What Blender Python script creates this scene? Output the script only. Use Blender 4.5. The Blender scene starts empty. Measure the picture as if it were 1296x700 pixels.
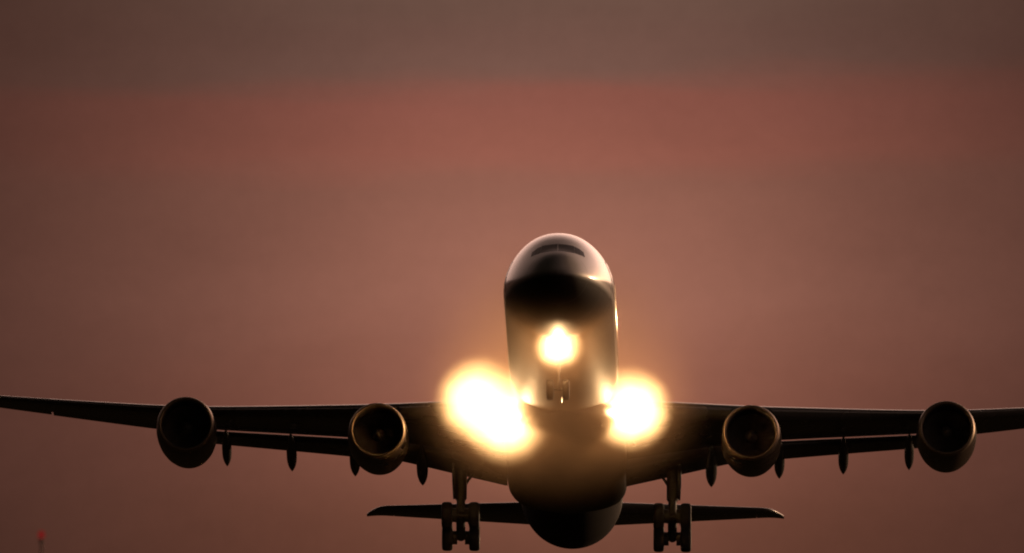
import bpy, bmesh, math, random
from math import sin, cos, pi, radians, sqrt, atan2
from mathutils import Vector, Matrix, Euler

random.seed(7)
C = bpy.context.scene.collection
S = bpy.context.scene

# ------------------------------------------------------------------ camera, world, sun, exposure
ELEV = radians(2.2)                      # the lens looks up 2.2 degrees above the horizon
DIST = 900.0                             # metres to the nose of the airliner
cam_d = bpy.data.cameras.new('camera')
cam = bpy.data.objects.new('camera', cam_d)
C.objects.link(cam)
cam.location = (0, 0, 2.0)
cam.rotation_euler = (radians(90) + ELEV, 0, 0)
cam_d.sensor_width = 36
cam_d.lens = 630
cam_d.clip_start = 1
cam_d.clip_end = 30000
cam_d.dof.use_dof = True
cam_d.dof.focus_distance = 925
cam_d.dof.aperture_fstop = 4.0
S.camera = cam

SUN_AZ, SUN_EL = radians(50), radians(5)   # azimuth clockwise from the view direction, behind and right of the airliner


def nd(nt, typ, **kw):
    n = nt.nodes.new(typ)
    for k, v in kw.items():
        setattr(n, k, v)
    return n


def mth(nt, op, a, b=None, clamp=False):
    n = nt.nodes.new('ShaderNodeMath')
    n.operation = op
    n.use_clamp = clamp
    for i, v in enumerate((a, b)):
        if v is None:
            continue
        if isinstance(v, (int, float)):
            n.inputs[i].default_value = v
        else:
            nt.links.new(v, n.inputs[i])
    return n.outputs[0]


def smooth(nt, v, a, b, lo=0.0, hi=1.0):
    n = nt.nodes.new('ShaderNodeMapRange')
    n.interpolation_type = 'SMOOTHSTEP'
    nt.links.new(v, n.inputs[0])
    for i, q in enumerate((a, b, lo, hi)):
        n.inputs[1 + i].default_value = q
    return n.outputs[0]


def vmul(nt, col, f):
    n = nt.nodes.new('ShaderNodeVectorMath')
    n.operation = 'SCALE'
    if isinstance(col, tuple):
        n.inputs[0].default_value = col
    else:
        nt.links.new(col, n.inputs[0])
    if isinstance(f, (int, float)):
        n.inputs[3].default_value = f
    else:
        nt.links.new(f, n.inputs[3])
    return n.outputs[0]


def vadd(nt, a, b):
    n = nt.nodes.new('ShaderNodeVectorMath')
    n.operation = 'ADD'
    nt.links.new(a, n.inputs[0])
    nt.links.new(b, n.inputs[1])
    return n.outputs[0]


def build_world():
    w = bpy.data.worlds.new('World')
    S.world = w
    w.use_nodes = True
    nt = w.node_tree
    nt.nodes.clear()
    out = nd(nt, 'ShaderNodeOutputWorld')
    bg = nd(nt, 'ShaderNodeBackground')
    nt.links.new(bg.outputs[0], out.inputs[0])
    bg.inputs[1].default_value = 1.0
    sky = nd(nt, 'ShaderNodeTexSky', sky_type='NISHITA', sun_disc=False)
    sky.sun_elevation = SUN_EL
    sky.sun_rotation = SUN_AZ
    sky.dust_density = 8
    sky.air_density = 2.5
    sky.ozone_density = 1
    base = vmul(nt, sky.outputs[0], 0.004)          # dusk: the clear sky is far down
    tc = nd(nt, 'ShaderNodeTexCoord')
    sp = nd(nt, 'ShaderNodeSeparateXYZ')
    nt.links.new(tc.outputs['Generated'], sp.inputs[0])
    X, Y, Z = sp.outputs
    el = mth(nt, 'MULTIPLY', mth(nt, 'ARCSINE', Z), 180 / pi)
    az = mth(nt, 'MULTIPLY', mth(nt, 'ARCTAN2', X, Y), 180 / pi)

    def lobe(a0, e0, sa, se):
        a = mth(nt, 'DIVIDE', mth(nt, 'SUBTRACT', az, a0), sa)
        b = mth(nt, 'DIVIDE', mth(nt, 'SUBTRACT', el, e0), se)
        r2 = mth(nt, 'ADD', mth(nt, 'MULTIPLY', a, a), mth(nt, 'MULTIPLY', b, b))
        return mth(nt, 'EXPONENT', mth(nt, 'MULTIPLY', r2, -0.5))

    # dust bank along the horizon: red, brown and grey layers, brightest where the sun went down
    tilt = mth(nt, 'ADD', el, mth(nt, 'MULTIPLY', az, -0.012))
    ns = nd(nt, 'ShaderNodeTexNoise')
    mp = nd(nt, 'ShaderNodeMapping')
    nt.links.new(tc.outputs['Generated'], mp.inputs[0])
    mp.inputs['Scale'].default_value = (45, 45, 330)
    nt.links.new(mp.outputs[0], ns.inputs['Vector'])
    ns.inputs['Scale'].default_value = 1.0
    ns.inputs['Detail'].default_value = 4
    wob = mth(nt, 'MULTIPLY', mth(nt, 'SUBTRACT', ns.outputs[0], 0.5), 0.22)
    lay = mth(nt, 'ADD', tilt, wob)
    rp = nd(nt, 'ShaderNodeValToRGB')
    cr = rp.color_ramp
    cr.interpolation = 'EASE'
    stops = BANK
    lo, hi = 1.0, 3.4
    while len(cr.elements) < len(stops):
        cr.elements.new(0.5)
    for e_, (deg, col) in zip(cr.elements, stops):
        e_.position = (deg - lo) / (hi - lo)
        e_.color = (*col, 1)
    mr = nd(nt, 'ShaderNodeMapRange')
    nt.links.new(lay, mr.inputs[0])
    mr.inputs[1].default_value = lo
    mr.inputs[2].default_value = hi
    nt.links.new(mr.outputs[0], rp.inputs[0])
    g1 = lobe(0.13, 2.15, 1.08, 0.80)
    ns2 = nd(nt, 'ShaderNodeTexNoise')
    mp2 = nd(nt, 'ShaderNodeMapping')
    nt.links.new(tc.outputs['Generated'], mp2.inputs[0])
    mp2.inputs['Scale'].default_value = (70, 70, 210)
    nt.links.new(mp2.outputs[0], ns2.inputs['Vector'])
    ns2.inputs['Scale'].default_value = 1.0
    ns2.inputs['Detail'].default_value = 5
    mot = mth(nt, 'ADD', 0.86, mth(nt, 'MULTIPLY', ns2.outputs[0], 0.28))
    ns3 = nd(nt, 'ShaderNodeTexNoise')
    nt.links.new(tc.outputs['Generated'], ns3.inputs['Vector'])
    ns3.inputs['Scale'].default_value = 900
    ns3.inputs['Detail'].default_value = 4
    ns3.inputs['Roughness'].default_value = 0.7
    mot = mth(nt, 'MULTIPLY', mot, mth(nt, 'ADD', 0.93, mth(nt, 'MULTIPLY', ns3.outputs[0], 0.14)))
    amp = mth(nt, 'MULTIPLY', mth(nt, 'ADD', 0.16, mth(nt, 'MULTIPLY', g1, 0.82)), mot)
    # the red layer thins out to brown away from the middle
    hb = nd(nt, 'ShaderNodeMix', data_type='RGBA')
    nt.links.new(smooth(nt, mth(nt, 'ABSOLUTE', mth(nt, 'SUBTRACT', az, 0.15)), 0.5, 2.4, 0.0, 0.75), hb.inputs[0])
    nt.links.new(rp.outputs[0], hb.inputs[6])
    hb.inputs[7].default_value = (0.265, 0.108, 0.078, 1)
    bank = vmul(nt, hb.outputs[2], amp)
    bank = vadd(nt, bank, vmul(nt, (0.085, 0.036, 0.022), lobe(0.16, 1.98, 0.50, 0.42)))
    # away from the sunset (behind the photographer) the bank is dark
    bank = vmul(nt, bank, smooth(nt, mth(nt, 'ABSOLUTE', az), 20, 90, 1.0, 0.05))
    bank = vmul(nt, bank, smooth(nt, el, 3.3, 5.0, 1.0, 0.0))
    # the open sunset sky above the bank
    up = lobe(20, 13, 28, 11)
    sr = lobe(50, 6, 20, 5)
    wide = lobe(100, 8, 32, 8)
    low = smooth(nt, el, 3.2, 4.6)
    opn = vadd(nt, vmul(nt, OPEN_SKY, up), vmul(nt, SUN_SKY, sr))
    opn = vadd(nt, opn, vmul(nt, SIDE_SKY, wide))
    opn = vmul(nt, opn, low)
    tot = vadd(nt, vadd(nt, vmul(nt, base, low), bank), opn)
    nt.links.new(tot, bg.inputs[0])


BANK = [(1.05, (0.200, 0.070, 0.043)), (1.35, (0.215, 0.077, 0.048)), (1.75, (0.250, 0.090, 0.060)), (2.2, (0.280, 0.112, 0.078)),
        (2.48, (0.275, 0.110, 0.077)), (2.62, (0.325, 0.110, 0.077)), (2.75, (0.325, 0.110, 0.079)), (2.90, (0.240, 0.118, 0.089)),
        (3.25, (0.27, 0.148, 0.108))]
OPEN_SKY = (2.0, 1.2, 0.95)
SUN_SKY = (4.5, 2.4, 1.1)
SIDE_SKY = (0.75, 0.46, 0.36)
build_world()

sun_d = bpy.data.lights.new('sun', 'SUN')
sun_d.energy = 1.2
sun_d.color = (1.0, 0.62, 0.34)
sun_d.angle = radians(0.5)
sun = bpy.data.objects.new('sun', sun_d)
C.objects.link(sun)
sd = Vector((sin(SUN_AZ) * cos(SUN_EL), cos(SUN_AZ) * cos(SUN_EL), sin(SUN_EL)))
sun.rotation_euler = sd.to_track_quat('Z', 'Y').to_euler()
sun.location = sd * 500

S.view_settings.view_transform = 'Standard'
S.view_settings.look = 'None'
S.view_settings.exposure = 0
S.view_settings.gamma = 1
S.cycles.use_denoising = True
S.cycles.filter_width = 2.0
S.cycles.volume_bounces = 0
S.cycles.max_bounces = 6


# ------------------------------------------------------------------ materials
def mat(name, col, rough=0.5, metal=0.0, coat=0.0, var=0.06, vscale=1.5, bump=0.0, bscale=60, spec=0.5):
    m = bpy.data.materials.new(name)
    m.use_nodes = True
    nt = m.node_tree
    b = nt.nodes['Principled BSDF']
    b.inputs['Metallic'].default_value = metal
    b.inputs['Coat Weight'].default_value = coat
    b.inputs['Coat Roughness'].default_value = 0.14
    b.inputs['Specular IOR Level'].default_value = spec
    tc = nd(nt, 'ShaderNodeTexCoord')
    n = nd(nt, 'ShaderNodeTexNoise')
    n.inputs['Scale'].default_value = vscale
    n.inputs['Detail'].default_value = 6
    nt.links.new(tc.outputs['Object'], n.inputs['Vector'])
    mx = nd(nt, 'ShaderNodeMix', data_type='RGBA')
    nt.links.new(n.outputs[0], mx.inputs[0])
    mx.inputs[6].default_value = (*[c * (1 - var) for c in col], 1)
    mx.inputs[7].default_value = (*[min(1, c * (1 + var)) for c in col], 1)
    nt.links.new(mx.outputs[2], b.inputs['Base Color'])
    r = mth(nt, 'ADD', rough - 0.04, mth(nt, 'MULTIPLY', n.outputs[0], 0.08))
    nt.links.new(r, b.inputs['Roughness'])
    if bump:
        n2 = nd(nt, 'ShaderNodeTexNoise')
        n2.inputs['Scale'].default_value = bscale
        nt.links.new(tc.outputs['Object'], n2.inputs['Vector'])
        bp = nd(nt, 'ShaderNodeBump')
        bp.inputs['Strength'].default_value = bump
        bp.inputs['Distance'].default_value = 0.01
        nt.links.new(n2.outputs[0], bp.inputs['Height'])
        nt.links.new(bp.outputs[0], b.inputs['Normal'])
    return m


def fuselage_mat():
    """White crown, belly shade painted in as a near-black fade, faint skin panel joints."""
    m = mat('fuselage_paint', (0.60, 0.59, 0.60), 0.24, coat=0.8)
    nt = m.node_tree
    b = nt.nodes['Principled BSDF']
    tc = nd(nt, 'ShaderNodeTexCoord')
    sp = nd(nt, 'ShaderNodeSeparateXYZ')
    nt.links.new(tc.outputs['Object'], sp.inputs[0])
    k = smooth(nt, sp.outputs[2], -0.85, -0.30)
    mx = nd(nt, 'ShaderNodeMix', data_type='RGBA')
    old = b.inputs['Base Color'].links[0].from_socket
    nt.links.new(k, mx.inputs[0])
    mx.inputs[6].default_value = (0.022, 0.019, 0.018, 1)  # shaded underside put into the paint as a near-black tone
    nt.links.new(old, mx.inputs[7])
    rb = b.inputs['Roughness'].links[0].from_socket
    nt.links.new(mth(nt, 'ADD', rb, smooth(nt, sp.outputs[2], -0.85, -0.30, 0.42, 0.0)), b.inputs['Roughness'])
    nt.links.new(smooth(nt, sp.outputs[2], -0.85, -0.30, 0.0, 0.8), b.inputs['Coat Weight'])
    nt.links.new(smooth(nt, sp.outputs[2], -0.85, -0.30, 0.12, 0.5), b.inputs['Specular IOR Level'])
    # circumferential joints every 2.1 m
    fr = mth(nt, 'FRACT', mth(nt, 'DIVIDE', sp.outputs[1], 2.1))
    ln = mth(nt, 'LESS_THAN', mth(nt, 'ABSOLUTE', mth(nt, 'SUBTRACT', fr, 0.5)), 0.006)
    mx2 = nd(nt, 'ShaderNodeMix', data_type='RGBA')
    nt.links.new(mth(nt, 'MULTIPLY', ln, 0.5), mx2.inputs[0])
    nt.links.new(mx.outputs[2], mx2.inputs[6])
    mx2.inputs[7].default_value = (0.08, 0.08, 0.08, 1)
    nt.links.new(mx2.outputs[2], b.inputs['Base Color'])
    return m


def emit(name, col, strength):
    m = bpy.data.materials.new(name)
    m.use_nodes = True
    nt = m.node_tree
    nt.nodes.clear()
    o = nd(nt, 'ShaderNodeOutputMaterial')
    e = nd(nt, 'ShaderNodeEmission')
    e.inputs[0].default_value = (*col, 1)
    e.inputs[1].default_value = strength
    nt.links.new(e.outputs[0], o.inputs[0])
    return m


M = dict(
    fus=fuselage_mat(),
    grey=mat('wing_paint', (0.085, 0.083, 0.083), 0.27, vscale=0.35),
    dgrey=mat('fairing_paint', (0.032, 0.029, 0.028), 0.5, spec=0.2),
    nac=mat('nacelle_paint', (0.08, 0.06, 0.052), 0.28, coat=0.15, vscale=0.8),
    lip=mat('bare_metal_lip', (0.34, 0.27, 0.21), 0.5, metal=0.85),
    duct=mat('inlet_duct', (0.05, 0.05, 0.05), 0.55),
    blade=mat('fan_blade', (0.22, 0.20, 0.19), 0.45, metal=0.4),
    hot=mat('exhaust_metal', (0.18, 0.16, 0.15), 0.4, metal=1.0),
    steel=mat('gear_steel', (0.045, 0.045, 0.045), 0.6),
    tyre=mat('tyre_rubber', (0.02, 0.02, 0.02), 0.75, bump=0.2),
    hub=mat('wheel_hub', (0.06, 0.06, 0.06), 0.5),
    glass=mat('cockpit_glass', (0.006, 0.006, 0.008), 0.06, spec=0.12, var=0.0),
    cabin=mat('cabin_glass', (0.03, 0.03, 0.035), 0.08, spec=0.8, var=0.0),
    seal=mat('window_seal', (0.05, 0.05, 0.05), 0.6),
    lens=emit('landing_lamp_glass', (1.0, 0.86, 0.62), 90.0),
    chrome=mat('lamp_reflector', (0.8, 0.8, 0.8), 0.15, metal=1.0),
    red=emit('red_lamp_glass', (1.0, 0.07, 0.06), 0.15),
    pole=mat('galvanised_pole', (0.05, 0.046, 0.042), 0.7),
    ground=mat('dry_grass', (0.035, 0.030, 0.018), 0.95, var=0.4, vscale=0.05, spec=0.0),
    concrete=mat('mast_concrete', (0.25, 0.24, 0.22), 0.9),
)


# ------------------------------------------------------------------ mesh helpers
class MB:
    def __init__(s):
        s.v, s.f, s.m, s.mats = [], [], [], []

    def mi(s, m):
        if m not in s.mats:
            s.mats.append(m)
        return s.mats.index(m)

    def add(s, verts, faces, m):
        k, b = s.mi(m), len(s.v)
        s.v += [tuple(p) for p in verts]
        for f in faces:
            s.f.append([i + b for i in f])
            s.m.append(k)

    def rings(s, rings, m, closed=True, cap0=True, cap1=True):
        """Skin a list of equal-length rings of points."""
        n = len(rings[0])
        vs = [p for r in rings for p in r]
        fs = []
        for i in range(len(rings) - 1):
            for j in range(n if closed else n - 1):
                a, b = i * n + j, i * n + (j + 1) % n
                fs.append([a, b, b + n, a + n])
        if closed and cap0:
            fs.append(list(range(n))[::-1])
        if closed and cap1:
            fs.append([(len(rings) - 1) * n + j for j in range(n)])
        s.add(vs, fs, m)

    def lathe(s, prof, m, axis='Y', c=(0, 0, 0), n=48, cap0=False, cap1=False, tilt=None):
        rs = []
        for a, r in prof:
            ring = []
            for j in range(n):
                t = 2 * pi * j / n
                if axis == 'Y':
                    p = Vector((r * cos(t), a, r * sin(t)))
                elif axis == 'X':
                    p = Vector((a, r * cos(t), r * sin(t)))
                else:
                    p = Vector((r * cos(t), r * sin(t), a))
                if tilt:
                    p = tilt @ p
                ring.append(p + Vector(c))
            rs.append(ring)
        s.rings(rs, m, True, cap0, cap1)

    def tube(s, a, b, r0, m, r1=None, n=14):
        a, b = Vector(a), Vector(b)
        r1 = r0 if r1 is None else r1
        q = (b - a).to_track_quat('Z', 'Y')
        rs = []
        for p, r in ((a, r0), (b, r1)):
            rs.append([p + q @ Vector((r * cos(2 * pi * j / n), r * sin(2 * pi * j / n), 0)) for j in range(n)])
        s.rings(rs, m)

    def box(s, c, d, m, rot=None):
        c = Vector(c)
        vs = []
        for x in (-1, 1):
            for y in (-1, 1):
                for z in (-1, 1):
                    p = Vector((x * d[0] / 2, y * d[1] / 2, z * d[2] / 2))
                    vs.append(c + (rot @ p if rot else p))
        s.add(vs, [[0, 1, 3, 2], [4, 6, 7, 5], [0, 4, 5, 1], [2, 3, 7, 6], [0, 2, 6, 4], [1, 5, 7, 3]], m)

    def build(s, name, parent=None, smooth=True, bevel=0.0, angle=35):
        me = bpy.data.meshes.new(name)
        me.from_pydata(s.v, [], s.f)
        for m in s.mats:
            me.materials.append(m)
        me.polygons.foreach_set('material_index', s.m)
        bm = bmesh.new()
        bm.from_mesh(me)
        bmesh.ops.remove_doubles(bm, verts=bm.verts, dist=1e-5)
        bmesh.ops.recalc_face_normals(bm, faces=bm.faces)
        for f in bm.faces:
            f.smooth = smooth
        if smooth:
            for e in bm.edges:
                if len(e.link_faces) == 2 and e.calc_face_angle(0) > radians(angle):
                    e.smooth = False
        bm.to_mesh(me)
        bm.free()
        o = bpy.data.objects.new(name, me)
        C.objects.link(o)
        if parent:
            o.parent = parent
        if bevel:
            b = o.modifiers.new('bevel', 'BEVEL')
            b.width = bevel
            b.segments = 2
        return o


def interp(tab, x):
    """Monotone-ish cubic through (x, a, b, c...) rows."""
    if x <= tab[0][0]:
        return list(tab[0][1:])
    if x >= tab[-1][0]:
        return list(tab[-1][1:])
    for i in range(len(tab) - 1):
        if tab[i][0] <= x <= tab[i + 1][0]:
            break
    p1, p2 = tab[i], tab[i + 1]
    p0 = tab[i - 1] if i else p1
    p3 = tab[i + 2] if i + 2 < len(tab) else p2
    h = p2[0] - p1[0]
    t = (x - p1[0]) / h
    out = []
    for k in range(1, len(p1)):
        d1 = (p2[k] - p0[k]) / (p2[0] - p0[0]) if p2[0] != p0[0] else 0
        d2 = (p3[k] - p1[k]) / (p3[0] - p1[0]) if p3[0] != p1[0] else 0
        dl = (p2[k] - p1[k]) / h
        if dl == 0:
            d1 = d2 = 0
        else:                                    # limit the slopes so the curve never overshoots
            d1 = 0 if d1 * dl < 0 else max(-3 * abs(dl), min(3 * abs(dl), d1))
            d2 = 0 if d2 * dl < 0 else max(-3 * abs(dl), min(3 * abs(dl), d2))
        out.append((2 * t**3 - 3 * t**2 + 1) * p1[k] + (t**3 - 2 * t**2 + t) * h * d1 + (-2 * t**3 + 3 * t**2) * p2[k] + (t**3 - t**2) * h * d2)
    return out


# ------------------------------------------------------------------ ground
g = MB()
R = 9000
g.add([(-R, -R, 0), (R, -R, 0), (R, R, 0), (-R, R, 0)], [[0, 1, 2, 3]], M['ground'])
go = g.build('ground', smooth=False)
go['kind'] = 'structure'
go['label'] = 'dark dry grass airfield running out to the horizon'

# ------------------------------------------------------------------ the airliner
air = bpy.data.objects.new('airliner', None)
C.objects.link(air)
air['label'] = 'large four engined airliner climbing nose up head on with wheels down and landing lights blazing'
air['category'] = 'airplane'
air.rotation_mode = 'XYZ'
air.location = (2.3016, 899.324, 36.866)
air.matrix_world = Matrix.Translation(air.location) @ (Matrix.Rotation(radians(-0.9), 4, 'Z') @ Matrix.Rotation(radians(-9.8), 4, 'X') @ Matrix.Rotation(radians(0.35), 4, 'Y'))

# body frame: x to the right of the picture, y aft from the nose tip, z up from the fuselage axis
# station, half width, top, bottom, height of the widest line
FUS = [(0.0, 0.02, -0.60, -0.64, -0.62), (0.06, 0.30, -0.33, -0.90, -0.62), (0.25, 0.62, -0.03, -1.18, -0.61), (0.6, 0.98, 0.28, -1.50, -0.58),
       (1.1, 1.33, 0.60, -1.79, -0.54), (1.8, 1.70, 0.97, -2.10, -0.47), (2.6, 2.03, 1.42, -2.36, -0.38), (3.4, 2.28, 1.86, -2.55, -0.28),
       (4.4, 2.50, 2.27, -2.70, -0.18), (5.6, 2.68, 2.57, -2.79, -0.09), (7.0, 2.79, 2.76, -2.82, -0.02), (8.6, 2.82, 2.82, -2.82, 0.0),
       (20, 2.82, 2.82, -2.82, 0.0), (40, 2.82, 2.82, -2.82, 0.0), (52, 2.82, 2.82, -2.82, 0.0), (55.5, 2.79, 2.82, -2.76, 0.02), (59, 2.68, 2.81, -2.62, 0.08),
       (63, 2.34, 2.76, -1.80, 0.40), (67, 1.74, 2.62, -0.72, 0.90), (71, 1.12, 2.38, 0.22, 1.30), (74, 0.55, 2.10, 0.98, 1.56),
       (75.3, 0.22, 1.85, 1.32, 1.60)]

FUS = [(r[0] - 2.5, *r[1:]) if r[0] < 9 else r for r in FUS]


def fus_pt(s, th):
    """th = 0 at the right side, pi/2 at the crown."""
    w, t, b, c = interp(FUS, s)
    cz = sin(th)
    egg = 1 - 0.05 * abs(sin(2 * th)) * max(0.0, min(1.0, (7 - s) / 4)) if cz > 0 else 1.0    # the nose crown is a little narrower than round
    return Vector((w * cos(th) * egg, s, c + cz * ((t - c) if cz > 0 else (c - b))))


NF = 96
sts = [q - 2.5 for q in [0.0, 0.03, 0.06, 0.12, 0.18, 0.25, 0.4, 0.6, 0.85, 1.1, 1.45, 1.8, 2.2, 2.6, 3.0, 3.4, 3.9, 4.4, 5.0, 5.6, 6.3, 7.0, 7.8, 8.6]] + [8 + 2 * i for i in range(23)] + \
      [53 + 0.75 * i for i in range(30)] + [75.3]
mb = MB()
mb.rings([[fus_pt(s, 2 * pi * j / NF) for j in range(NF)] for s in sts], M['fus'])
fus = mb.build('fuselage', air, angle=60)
mb = MB()
mb.tube((0, 75.25, 1.6), (0, 75.5, 1.6), 0.19, M['hot'])
mb.build('exhaust_outlet', air)


def slab(mb, rows, nrms, m, thick):
    """A thin plate with real edges: outer grid of points, the same grid pushed in, and the four walls."""
    n, k = len(rows), len(rows[0])
    top = [Vector(p) for r in rows for p in r]
    bot = [p - q * thick for p, q in zip(top, [Vector(q) for r in nrms for q in r])]
    o = len(top)
    fs = []
    for i in range(n - 1):
        for j in range(k - 1):
            q = [i * k + j, i * k + j + 1, (i + 1) * k + j + 1, (i + 1) * k + j]
            fs += [q, [a + o for a in q[::-1]]]
    edge = [j for j in range(k)] + [i * k + k - 1 for i in range(1, n)] + [(n - 1) * k + j for j in range(k - 2, -1, -1)] + [i * k for i in range(n - 2, 0, -1)]
    for a, b in zip(edge, edge[1:] + edge[:1]):
        fs.append([a, b, b + o, a + o])
    mb.add(top + bot, fs, m)


def surf_s(x, z, lo=-2.49, hi=6.5):
    """Station at which the nose skin passes through (x, z)."""
    def inside(s):
        w, t, b, c = interp(FUS, s)
        h = (t - c) if z > c else (c - b)
        q = min(1.0, abs(z - c) / h)
        egg = 1 - 0.05 * 2 * q * sqrt(1 - q * q) * max(0.0, min(1.0, (7 - s) / 4)) if z > c else 1.0
        return (x / (w * egg)) ** 2 + ((z - c) / h) ** 2 < 1
    for _ in range(50):
        m = (lo + hi) / 2
        if inside(m):
            hi = m
        else:
            lo = m
    return hi


def nose_patch(quad, m, name, proud=0.006, n=8, parent=air):
    """A pane in the skin given by four (x, z) corners in front view."""
    mb = MB()
    rows = []
    out = Vector((0.35 * math.copysign(1, quad[1][0]), -0.65, 0.65)).normalized()
    for i in range(n + 1):
        u = i / n
        row = []
        for j in range(n + 1):
            v = j / n
            a = Vector(quad[0]).lerp(Vector(quad[1]), v)
            b = Vector(quad[3]).lerp(Vector(quad[2]), v)
            x, z = a.lerp(b, u)
            s = surf_s(x, z)
            row.append(Vector((x, s, z)) + out * proud)
        rows.append(row)
    slab(mb, rows, [[out] * (n + 1)] * (n + 1), m, 0.05)
    return mb.build(name, parent, angle=40)


for sg in (-1, 1):
    nose_patch([(sg * 0.012, 0.76), (sg * 0.86, 0.70), (sg * 0.80, 1.26), (sg * 0.012, 1.34)], M['glass'], 'windscreen_pane')
    nose_patch([(sg * 0.875, 0.71), (sg * 1.16, 0.655), (sg * 1.08, 1.10), (sg * 0.82, 1.23)], M['glass'], 'side_window_pane')
    nose_patch([(sg * 1.175, 0.655), (sg * 1.36, 0.61), (sg * 1.29, 0.93), (sg * 1.095, 1.08)], M['glass'], 'side_window_pane')


def skin_patch(s0, s1, z0, z1, sg, m, name, proud=0.01, ns=3, nt_=4):
    mb = MB()
    rows, nr = [], []
    for i in range(ns + 1):
        s = s0 + (s1 - s0) * i / ns
        w, t, b, c = interp(FUS, s)
        rows.append([])
        nr.append([])
        for j in range(nt_ + 1):
            z = z0 + (z1 - z0) * j / nt_
            q = max(-1, min(1, (z - c) / ((t - c) if z > c else (c - b))))
            x = w * sqrt(max(0, 1 - q * q))
            if q > 0:
                x *= 1 - 0.05 * 2 * q * sqrt(1 - q * q) * max(0.0, min(1.0, (7 - s) / 4))
            nrm = Vector((sg * x / w, 0, q)).normalized()
            rows[-1].append(Vector((sg * x, s, z)) + nrm * proud)
            nr[-1].append(nrm)
    slab(mb, rows, nr, m, 0.05)
    return mb.build(name, air, angle=40)


doors = [(3.3, 4.35), (20.4, 21.45), (47.6, 48.5), (61.4, 62.4)]
for sg in (-1, 1):
    for a, b in doors:
        skin_patch(a, b, -0.75, 1.15, sg, M['fus'], 'cabin_door', 0.02)
    s, k = 5.4, 0
    while k < 50:
        if not any(a - 0.3 < s < b + 0.3 for a, b in doors):
            skin_patch(s, s + 0.30, 0.36, 0.76, sg, M['cabin'], 'cabin_window', 0.018, 2, 2)
            k += 1
        s += 0.62

# wing-body fairing under the belly
FAIR = [(21.5, 0.3, -2.55, -2.85), (22.5, 1.6, -2.1, -3.02), (24.5, 2.7, -1.6, -3.22), (27, 3.08, -1.15, -3.38), (31, 3.16, -1.0, -3.45), (40, 3.14, -1.5, -3.42),
        (43.5, 2.98, -1.9, -3.28), (46.5, 2.3, -2.1, -3.05), (48.6, 0.4, -2.5, -2.84)]
mb = MB()
rr = []
for i in range(46):
    s = 21.5 + 27.1 * i / 45
    w, t, b = interp(FAIR, s)
    c, h = (t + b) / 2, (t - b) / 2
    ring = []
    for j in range(64):
        a = 2 * pi * j / 64
        e = 0.62
        ring.append((w * math.copysign(abs(cos(a)) ** e, cos(a)), s, c + h * math.copysign(abs(sin(a)) ** e, sin(a))))
    rr.append(ring)
mb.rings(rr, M['dgrey'])
mb.build('belly_fairing', air, angle=60)

# ---- wings
ROOT_X = 2.4


def le(x):
    return 27.0 + 0.62 * (x - 2.8)


def chord(x):
    return 11.5 - (x - 2.8) / 6.7 * 3.6 if x < 9.5 else 7.9 - (x - 9.5) / 21.5 * 5.3


ZLE = [(2.4, -1.42), (4.0, -1.25), (6.2, -1.02), (9.65, -0.68), (11.2, -0.52), (18, 0.26), (21, 0.70), (25, 1.42), (29, 2.18), (31, 2.58)]
INC = [(2.4, 6.0), (6, 5.0), (9.5, 3.6), (15, 2.6), (21, 2.0), (31, 0.6)]      # incidence, twist washing out to the tip
THK = [(2.4, 0.14), (9.5, 0.115), (31, 0.095)]


def airfoil(c0, c1, n=14, thick=0.12, camber=0.018, round_nose=False):
    """Closed section between chord fractions c0..c1: (chordwise, up) in fractions of the full chord."""
    def yt(q):
        return 5 * thick * (0.2969 * sqrt(max(q, 0)) - 0.126 * q - 0.3516 * q**2 + 0.2843 * q**3 - 0.1036 * q**4)

    def yc(q):
        return camber * 4 * q * (1 - q)
    qs = [c0 + (c1 - c0) * (1 - cos(pi * i / n)) / 2 for i in range(n + 1)]
    up = [(q, yc(q) + yt(q)) for q in qs]
    dn = [(q, yc(q) - yt(q)) for q in qs]
    if round_nose:                               # flap: rounded front instead of a cut one
        h = up[0][1] - dn[0][1]
        mid = (up[0][1] + dn[0][1]) / 2
        nose = [(c0 - 0.5 * h * sin(pi * i / 6), mid - 0.5 * h * cos(pi * i / 6)) for i in range(1, 6)]
        return up + dn[::-1] + nose
    return up + dn[::-1][:-1] if c0 == 0 else up + dn[::-1]


def place(sec, x, sg, hinge=None, defl=0.0, shift=(0, 0)):
    """Put a section at span x of the wing on side sg."""
    c, z = chord(x), interp(ZLE, x)[0]
    inc = radians(interp(INC, x)[0])
    out = []
    for q, h in sec:
        if hinge is not None:
            dq, dh = q - hinge[0], h - hinge[1]
            d = radians(defl)
            q, h = hinge[0] + dq * cos(d) + dh * sin(d) + shift[0], hinge[1] - dq * sin(d) + dh * cos(d) + shift[1]
        a, b = q * c, h * c
        out.append((sg * x, le(x) + a * cos(inc) + b * sin(inc), z - a * sin(inc) + b * cos(inc)))
    return out


def surface(name, parent, sg, x0, x1, n, secf, m, hinge=None, defl=0.0, shift=(0, 0)):
    mb = MB()
    mb.rings([place(secf(x), x, sg, hinge, defl, shift) for x in [x0 + (x1 - x0) * i / n for i in range(n + 1)]], m)
    return mb.build(name, parent, angle=50)


def thk(x):
    return interp(THK, x)[0]


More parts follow.
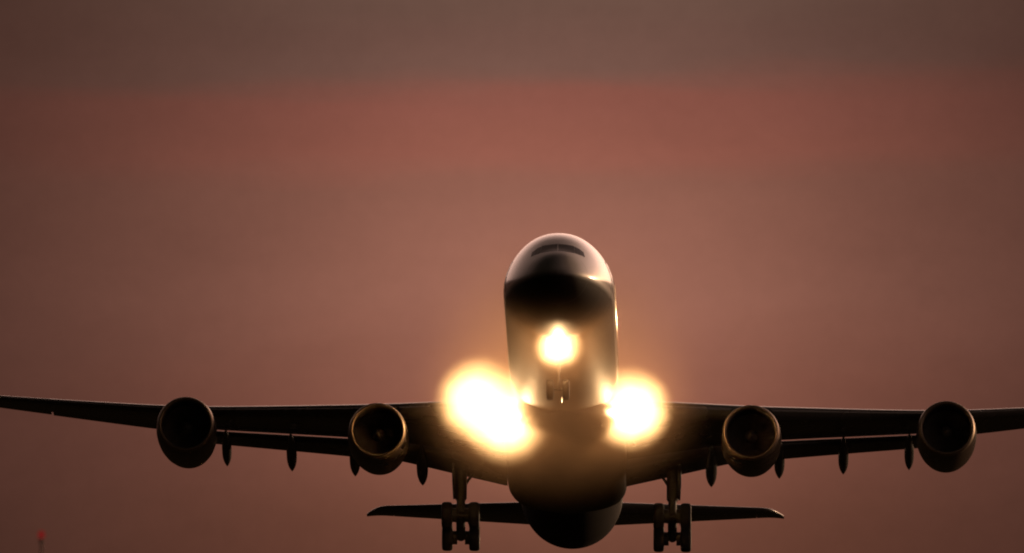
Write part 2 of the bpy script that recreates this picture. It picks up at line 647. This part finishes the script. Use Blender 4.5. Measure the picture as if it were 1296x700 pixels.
for sg in (-1, 1):
    mb = MB()
    mb.rings([place(airfoil(0, 0.765, thick=thk(x)), x, sg) for x in [2.4 + 24.9 * i / 30 for i in range(31)]], M['grey'])
    mb.rings([place(airfoil(0, 1.0, thick=thk(x)), x, sg) for x in [27.3 + 3.7 * i / 8 for i in range(9)]], M['grey'])
    wing = mb.build('wing', air, angle=50)
    for a, b in ((3.1, 9.35), (9.6, 18.9)):
        surface('flap', wing, sg, a, b, 10, lambda x: airfoil(0.775, 1.0, 10, thk(x), round_nose=True), M['grey'], (0.79, 0.0), 9, (0.022, -0.054 if a > 9 else -0.040))
    surface('aileron', wing, sg, 19.1, 27.2, 8, lambda x: airfoil(0.770, 1.0, 10, thk(x)), M['grey'], (0.77, 0.02), 2, (0, 0))
    for a, b in ((4.6, 8.6), (10.7, 18.6), (20.9, 30.0)):
        def slat(x):
            f = airfoil(0, 0.13, 10, thk(x))
            up_, dn_ = f[:11], f[11:]
            return [p for p in up_] + [(q * 0.55 + 0.012, h * 0.55 - 0.004) for q, h in dn_]
        surface('slat', wing, sg, a, b, 10, slat, M['grey'], (0.0, 0.0), 8, (-0.03, -0.022))
    # winglet, out past the tip
    mb = MB()
    c = chord(31)
    rs = []
    for i in range(7):
        t = i / 6
        cc = c * (1 - 0.62 * t)
        sec = airfoil(0, 1, 10, 0.09, 0)
        x = 31 + 0.75 * sin(min(1, t * 1.6) * pi / 2) * (0.5 + 0.5 * t)
        z0 = interp(ZLE, 31)[0] + 1.7 * t ** 1.4
        rs.append([(sg * (x + h * cc), le(31) + 1.45 * t + q * cc, z0 + h * cc * (1 - t)) for q, h in sec])
    mb.rings(rs, M['grey'])
    mb.build('winglet', wing, angle=50)
    # flap track fairings: long canoes whose tails droop below the flap
    for x, L, w in ((7.55, 5.2, 0.30), (11.1, 4.6, 0.28), (14.45, 4.2, 0.27), (17.9, 3.8, 0.25)):
        cx, z = chord(x), interp(ZLE, x)[0]
        inc = radians(interp(INC, x)[0])
        y1 = le(x) + cx * 1.05
        zs = z - cx * 0.72 * sin(inc) - cx * 0.045
        mb = MB()
        rs = []
        for i in range(17):
            t = i / 16
            r = w * max(0.04, (sin(pi * min(1, t * 1.25) / 2) if t < .55 else 1.0) * (1 - max(0, (t - 0.70) / 0.30) ** 2.4))
            y = y1 - L * (1 - t)
            zc = zs - 0.18 - 1.22 * t ** 1.8
            rs.append([(sg * x + r * cos(2 * pi * j / 20), y, zc + r * 1.35 * sin(2 * pi * j / 20)) for j in range(20)])
        mb.rings(rs, M['grey'])
        mb.build('flap_track_fairing', wing, angle=60)
    # navigation light fleck in the leading edge outboard of the outer engine
    mb = MB()
    x = 21.6
    p = Vector(place([(-0.002, -0.008)], x, sg)[0])
    mb.lathe([(-0.02, 0.0), (-0.02, 0.06), (0.05, 0.09), (0.2, 0.09)], M['chrome'], 'Y', p, 16)
    mb.build('wing_scan_light', wing)


# ---- engines
def engine(x, s, z, pyl_x):
    mb = MB()
    c = (x, s, z)
    mb.lathe([(0.26, 1.475), (0.5, 1.51), (1.0, 1.55), (1.8, 1.575), (2.6, 1.565), (3.6, 1.52), (4.6, 1.42), (5.5, 1.28), (5.51, 1.24), (4.7, 1.26), (3.2, 1.26)], M['nac'], 'Y', c, 64)
    mb.lathe([(0.30, 1.245), (0.7, 1.235), (1.2, 1.25), (1.5, 1.26), (3.2, 1.26)], M['duct'], 'Y', c, 64)
    mb.lathe([(3.2, 1.26), (3.2, 0.5)], M['duct'], 'Y', c, 64)
    e = mb.build('engine', air, angle=40)
    mb = MB()
    mb.lathe([(0.262, 1.477), (0.12, 1.445), (0.035, 1.40), (0.0, 1.345), (0.03, 1.29), (0.12, 1.258), (0.302, 1.243)], M['lip'], 'Y', c, 72)
    mb.build('inlet_lip', e, angle=80)
    mb = MB()
    for k in range(26):                           # twisted wide-chord fan blades
        a0 = 2 * pi * k / 26
        ps = []
        for i in range(7):
            r = 0.36 + (1.225 - 0.36) * i / 6
            tw = radians(28 + 34 * i / 6)
            for u in (-0.5, 0.5):
                ch = 0.30 + 0.06 * i / 6
                da = u * ch * sin(tw) / r
                y = 1.32 + u * ch * cos(tw)
                ps.append((x + r * cos(a0 + da), s + y, z + r * sin(a0 + da)))
        mb.add(ps, [[2 * i, 2 * i + 1, 2 * i + 3, 2 * i + 2] for i in range(6)], M['blade'])
    mb.build('fan', e, angle=60)
    mb = MB()
    mb.lathe([(0.78, 0.005), (0.84, 0.07), (0.98, 0.19), (1.15, 0.30), (1.4, 0.37), (1.6, 0.38)], M['blade'], 'Y', c, 40, cap0=True)
    mb.build('spinner', e, angle=60)
    mb = MB()
    mb.lathe([(3.2, 0.95), (4.6, 0.92), (5.4, 0.80), (6.3, 0.62), (6.3, 0.57), (5.6, 0.55)], M['hot'], 'Y', c, 40)
    mb.lathe([(5.6, 0.55), (6.4, 0.36), (7.1, 0.05)], M['hot'], 'Y', c, 32, cap1=True)
    mb.build('core_nozzle', e, angle=50)
    # pylon blade between nacelle and wing
    mb = MB()
    zw = interp(ZLE, abs(x))[0]
    l0 = le(abs(x))
    rs = []
    for y, zt, zb, w in ((s + 1.0, z + 1.50, z + 1.30, .03), (s + 1.8, z + 1.72, z + 1.3, .16), (s + 3.2, min(zw + 0.05, z + 2.1), z + 1.2, .22), (l0 + 0.2, zw + .16, z + .9, .24),
                        (l0 + 1.8, zw - .1, z + .75, .24), (l0 + 3.4, zw - .25, z + 1.0, .18), (l0 + 4.6, zw - .4, zw - .7, .05)):
        rs.append([(x + w * cos(2 * pi * j / 16), y, (zt + zb) / 2 + (zt - zb) / 2 * sin(2 * pi * j / 16)) for j in range(16)])
    mb.rings(rs, M['grey'])
    mb.build('pylon', e, angle=60)


for sg in (-1, 1):
    engine(sg * 9.65, 26.8, -2.78, 0)
    engine(sg * 19.8, 33.2, -1.20, 0)

# ---- tail
HZ = [(1.2, 0.90), (11.3, 1.86)]


def hpt(x, q, h):
    c = 6.3 - (x - 1.2) / 10.1 * 4.1
    if x > 10.2:                                   # raked tip
        k = (x - 10.2) / 1.1
        return 64.4 + .60 * (x - 1.2) + 1.6 * k * k + q * (c - 1.45 * k * k), interp(HZ, x)[0] - 0.08 * k * k + h * (c - 1.2 * k * k)
    return 64.4 + .60 * (x - 1.2) + q * c, interp(HZ, x)[0] + h * c


for sg in (-1, 1):
    def hring(x, a, b):
        return [(sg * x, *hpt(x, q, h)) for q, h in airfoil(a, b, 12, 0.10, -0.008)]
    mb = MB()
    mb.rings([hring(x, 0, 0.70) for x in [1.2, 3, 5, 7, 9, 9.826]], M['grey'])
    mb.rings([hring(x, 0, 1.0) for x in [9.83, 10.2, 10.5, 10.8, 11.05, 11.2, 11.3]], M['grey'])
    st = mb.build('tailplane', air, angle=50)
    mb = MB()
    mb.rings([hring(x, 0.708, 1.0) for x in [1.9, 4, 6, 8, 9.81]], M['grey'])
    mb.build('elevator', st, angle=50)


def fring(z, a, b):
    t = (z - 2.2) / 8.6
    l0, c = 58.6 + 9.6 * t, 10.2 - 6.4 * t
    return [(h * c, l0 + q * c, z) for q, h in airfoil(a, b, 12, 0.10, 0)]


mb = MB()
mb.rings([fring(z, 0, .70) for z in (2.2, 4, 6, 8, 10, 10.8)], M['fus'])
fin = mb.build('tail_fin', air, angle=50)
mb = MB()
mb.rings([fring(z, .708, 1.0) for z in (3.1, 4, 6, 8, 10, 10.7)], M['fus'])
mb.build('rudder', fin, angle=50)


# ---- landing gear
def wheel(parent, c, r, w):
    mb = MB()
    prof = [(-.5, .60), (-.5, .74), (-.46, .90), (-.34, .975), (-.16, 1.0), (.16, 1.0), (.34, .975), (.46, .90), (.5, .74), (.5, .60)]
    mb.lathe([(a * w, b * r) for a, b in prof], M['tyre'], 'X', c, 40)
    mb.lathe([(-.44, .0), (-.46, .16), (-.30, .22), (-.30, .46), (-.48, .56), (-.5, .60)] and [(a * w, b * r) for a, b in [(-.44, .01), (-.46, .16), (-.30, .22), (-.30, .46), (-.48, .56), (-.5, .60)]], M['hub'], 'X', c, 40, cap0=True)
    mb.lathe([(a * w, b * r) for a, b in [(.5, .60), (.48, .56), (.30, .46), (.30, .22), (.46, .16), (.44, .01)]], M['hub'], 'X', c, 40, cap1=True)
    return mb.build('wheel', parent, angle=40)


for sg in (-1, 1):
    x = sg * 5.53
    mb = MB()
    piv = Vector((x, 38.5, -5.52))
    mb.tube((x, 38.0, -1.9), (x, 38.25, -4.1), 0.31, M['steel'])
    mb.tube((x, 38.25, -4.05), piv, 0.22, M['steel'])
    mb.tube((x, 38.22, -4.15), (x, 38.25, -4.0), 0.28, M['steel'])
    gear = mb.build('main_landing_gear', air)
    mb = MB()
    fa, ra = Vector((x, 37.65, -5.10)), Vector((x, 39.38, -5.95))
    mb.tube(fa, ra, 0.24, M['steel'])
    mb.tube(piv + Vector((-.22, 0, 0)), piv + Vector((.22, 0, 0)), 0.2, M['steel'])
    for a in (fa, ra):
        mb.tube(a + Vector((-.92, 0, 0)), a + Vector((.92, 0, 0)), 0.085, M['steel'])
        for q in (-.34, .34):                      # brake packs
            mb.tube(a + Vector((q - .13, 0, 0)), a + Vector((q + .15, 0, 0)), 0.36, M['steel'], n=20)
    mb.build('bogie_beam', gear)
    for a in (fa, ra):
        for q in (-.71, .71):
            wheel(gear, a + Vector((q, 0, 0)), 0.70, 0.56)
    mb = MB()
    mb.tube((x, 38.2, -3.7), (x - sg * 1.0, 38.1, -2.2), 0.075, M['steel'])
    mb.tube((x, 38.2, -3.95), (x, 38.2, -3.6), 0.27, M['steel'])
    mb.build('side_brace', gear)
    mb = MB()                                      # torque links
    k = Vector((x, 38.95, -4.75))
    mb.tube((x, 38.35, -4.0), k, 0.06, M['steel'])
    mb.tube(k, piv + Vector((0, .1, .1)), 0.06, M['steel'])
    mb.build('torque_link', gear)
    mb = MB()
    mb.add([(x + sg * .38, 37.2, -2.1), (x + sg * .38, 39.0, -2.1), (x + sg * .36, 38.9, -3.3), (x + sg * .32, 38.6, -4.05), (x + sg * .32, 37.9, -4.05), (x + sg * .36, 37.4, -3.3)],
           [[0, 1, 2, 5], [5, 2, 3, 4]], M['grey'])
    d = mb.build('gear_door', gear)
    so = d.modifiers.new('thick', 'SOLIDIFY')
    so.thickness = 0.18
    so.offset = 0
    mb = MB()
    for dx, y in ((.12, 37.98), (-.14, 38.0), (.2, 38.4)):
        mb.tube((x + dx, y, -2.3), (x + dx * .9, y + .2, -4.2), 0.025, M['tyre'], n=8)
        mb.tube((x + dx * .9, y + .2, -4.2), (x + dx * 2.0, y + .35, -5.35), 0.022, M['tyre'], n=8)
    mb.build('brake_hose', gear)

mb = MB()
mb.tube((0, 4.4, -2.5), (0, 4.2, -4.4), 0.13, M['steel'])
mb.tube((0, 4.2, -4.35), (0, 4.15, -5.25), 0.09, M['steel'])
mb.tube((-.55, 4.15, -5.28), (.55, 4.15, -5.28), 0.06, M['steel'])
mb.tube((0, 4.25, -4.0), (0, 5.9, -2.65), 0.07, M['steel'])
nose = mb.build('nose_landing_gear', air)
for q in (-.40, .40):
    wheel(nose, Vector((q, 4.15, -5.28)), 0.525, 0.36)
for sg in (-1, 1):
    mb = MB()
    mb.add([(sg * .62, 3.6, -2.65), (sg * .62, 5.8, -2.7), (sg * .74, 5.6, -3.45), (sg * .74, 3.8, -3.45)], [[0, 1, 2, 3]], M['grey'])
    d = mb.build('nose_gear_door', nose)
    so = d.modifiers.new('thick', 'SOLIDIFY')
    so.thickness = 0.05


# ---- belly furniture: blade aerials and air inlets
def aerial(s, z, h, c, x=0.0):
    mb = MB()
    mb.rings([[(x + 0.035 * k * cos(2 * pi * j / 14), s + (1 - k) * c * .7 + c * k * .5 * (1 + sin(2 * pi * j / 14)), z - h * (1 - k) / .5) for j in range(14)] for k in (1.0, .8, .5)], M['grey'])
    return mb.build('blade_aerial', air, angle=50)


aerial(9.5, -2.80, 0.38, 0.5)
aerial(13.0, -2.80, 0.30, 0.4)
aerial(17.4, -2.80, 0.38, 0.5)
for sg in (-1, 1):
    mb = MB()
    mb.box((sg * 1.55, 23.9, -3.02), (0.9, 0.5, 0.16), M['duct'])
    mb.build('ram_air_inlet', air, bevel=0.04, smooth=False)

# ---- landing lamps
LAMPS = []


def lamp(parent, p, r, power, aim=(0, -1, -0.05), col=(1.0, 0.60, 0.27)):
    p = Vector(p)
    a = Vector(aim).normalized()
    q = a.to_track_quat('Z', 'Y').to_matrix()
    mb = MB()
    mb.lathe([(-0.26, r * .3), (-0.20, r * .7), (-0.08, r * 1.0), (0.0, r * 1.14), (0.03, r * 1.14), (0.03, r * 1.02), (-0.01, r * 1.0), (-0.08, r * .9)], M['chrome'], 'Z', p, 32, cap0=True, tilt=q)
    h = mb.build('landing_light', parent)
    mb = MB()
    mb.lathe([(0.0, r), (0.02, r * .8), (0.035, r * .4), (0.04, 0.01)], M['lens'], 'Z', p, 32, cap1=True, tilt=q)
    mb.build('lamp_lens', h)
    ld = bpy.data.lights.new('landing_lamp', 'SPOT')
    ld.energy = power
    ld.color = col
    ld.spot_size = radians(156)
    ld.spot_blend = 0.25
    ld.specular_factor = 0.2
    ld.shadow_soft_size = 0.12
    lo = bpy.data.objects.new('landing_lamp_beam', ld)
    C.objects.link(lo)
    lo.parent = h
    lo.location = p + a * 0.16
    lo.rotation_euler = (-a).to_track_quat('Z', 'Y').to_euler()
    LAMPS.append(p)


POW = 11000
lamp(air, (-4.25, 27.4, -1.22), 0.34, POW, (-0.15, -1, -0.12))
lamp(air, (-2.85, 24.7, -2.66), 0.34, POW, (-0.10, -1, -0.12))
lamp(air, (3.35, 25.4, -1.98), 0.34, POW, (0.12, -1, -0.12))
lamp(nose, (0.0, 3.85, -3.25), 0.26, POW * 0.36, (0, -1, 0.0))

# ------------------------------------------------------------------ red obstruction light far beyond the fence line
mast = bpy.data.objects.new('obstruction_light', None)
C.objects.link(mast)
MX, MY, MH = -7.88, 300.0, 9.25
mast.location = (MX, MY, 0)
mast['label'] = 'small red warning lamp on a thin dark pole low beside the left edge'
mast['category'] = 'warning light'
mb = MB()
mb.tube((0, 0, 0), (0, 0, MH - .20), 0.06, M['pole'], 0.016)
mb.tube((0, 0, MH - .20), (0, 0, MH - .115), 0.03, M['pole'])
mb.build('pole', mast)
mb = MB()
mb.box((0, 0, 0.1), (.9, .9, .2), M['concrete'])
mb.build('base', mast, bevel=.02, smooth=False)
mb = MB()
mb.lathe([(MH - .115, .045), (MH - .09, .055), (MH - .03, .058), (MH + .0, .045), (MH + .02, .01)], M['red'], 'Z', (0, 0, 0), 20, cap0=True, cap1=True)
mb.build('lamp', mast)


# ------------------------------------------------------------------ scattering balls added round the lamps to make their glow
def glow_ball(p, r, soft, dens, squash=(1, 1, 1), wisp=1.0, col=(0.95, 0.84, 0.68)):
    """Added ball of scattering volume that stands in for lamp glare; its density falls to nothing over the outer `soft` metres."""
    m = bpy.data.materials.new('glow_ball')
    m.use_nodes = True
    nt = m.node_tree
    nt.nodes.clear()
    o = nd(nt, 'ShaderNodeOutputMaterial')
    v = nd(nt, 'ShaderNodeVolumePrincipled')
    v.inputs['Color'].default_value = (*col, 1)
    v.inputs['Anisotropy'].default_value = 0.0
    tc = nd(nt, 'ShaderNodeTexCoord')
    ln = nd(nt, 'ShaderNodeVectorMath')
    ln.operation = 'LENGTH'
    nt.links.new(tc.outputs['Object'], ln.inputs[0])
    f = smooth(nt, ln.outputs['Value'], r - soft, r, dens, 0.0)
    nz = nd(nt, 'ShaderNodeTexNoise')
    nz.inputs['Scale'].default_value = 0.9
    nz.inputs['Detail'].default_value = 3
    geo = nd(nt, 'ShaderNodeNewGeometry')
    nt.links.new(geo.outputs['Position'], nz.inputs['Vector'])
    f = mth(nt, 'MULTIPLY', f, smooth(nt, nz.outputs[0], 0.30, 0.70, 1 - 0.45 * wisp, 1 + 0.45 * wisp))
    nt.links.new(f, v.inputs['Density'])
    nt.links.new(v.outputs[0], o.inputs['Volume'])
    me = bpy.data.meshes.new('glow_ball')
    bm = bmesh.new()
    bmesh.ops.create_icosphere(bm, subdivisions=4, radius=r)
    bm.to_mesh(me)
    bm.free()
    me.materials.append(m)
    ob = bpy.data.objects.new('glow_ball', me)
    C.objects.link(ob)
    ob.location = air.matrix_world @ Vector(p)
    ob.rotation_euler = air.matrix_world.to_euler()
    ob.scale = squash
    ob['kind'] = 'stuff'
    ob['label'] = 'added scattering ball that makes the glow around the landing lights'
    return ob


for p in LAMPS[:2]:
    glow_ball(p + Vector((0, -0.7, -0.05)), 2.7, 1.5, 0.44, wisp=0.7)
glow_ball(LAMPS[2] + Vector((0, -0.7, -0.05)), 2.5, 1.4, 0.44, wisp=0.7)
glow_ball(LAMPS[3] + Vector((0, -0.2, 0)), 1.5, 0.9, 0.52)
for p, d, r in zip(LAMPS, (0.022, 0.022, 0.022, 0.050), (4.8, 4.8, 4.8, 6.2)):
    glow_ball(p + Vector((0, -0.6, 0)), r, r, d, wisp=0.4, col=(0.96, 0.63, 0.42))  # added orange-tinted balls for the outer halo of each lamp
glow_ball((0, 20.5, -0.2), 8.2, 8.2, 0.060, wisp=0.25, col=(0.96, 0.63, 0.42))  # wide added ball for the brown veil of glare over the belly
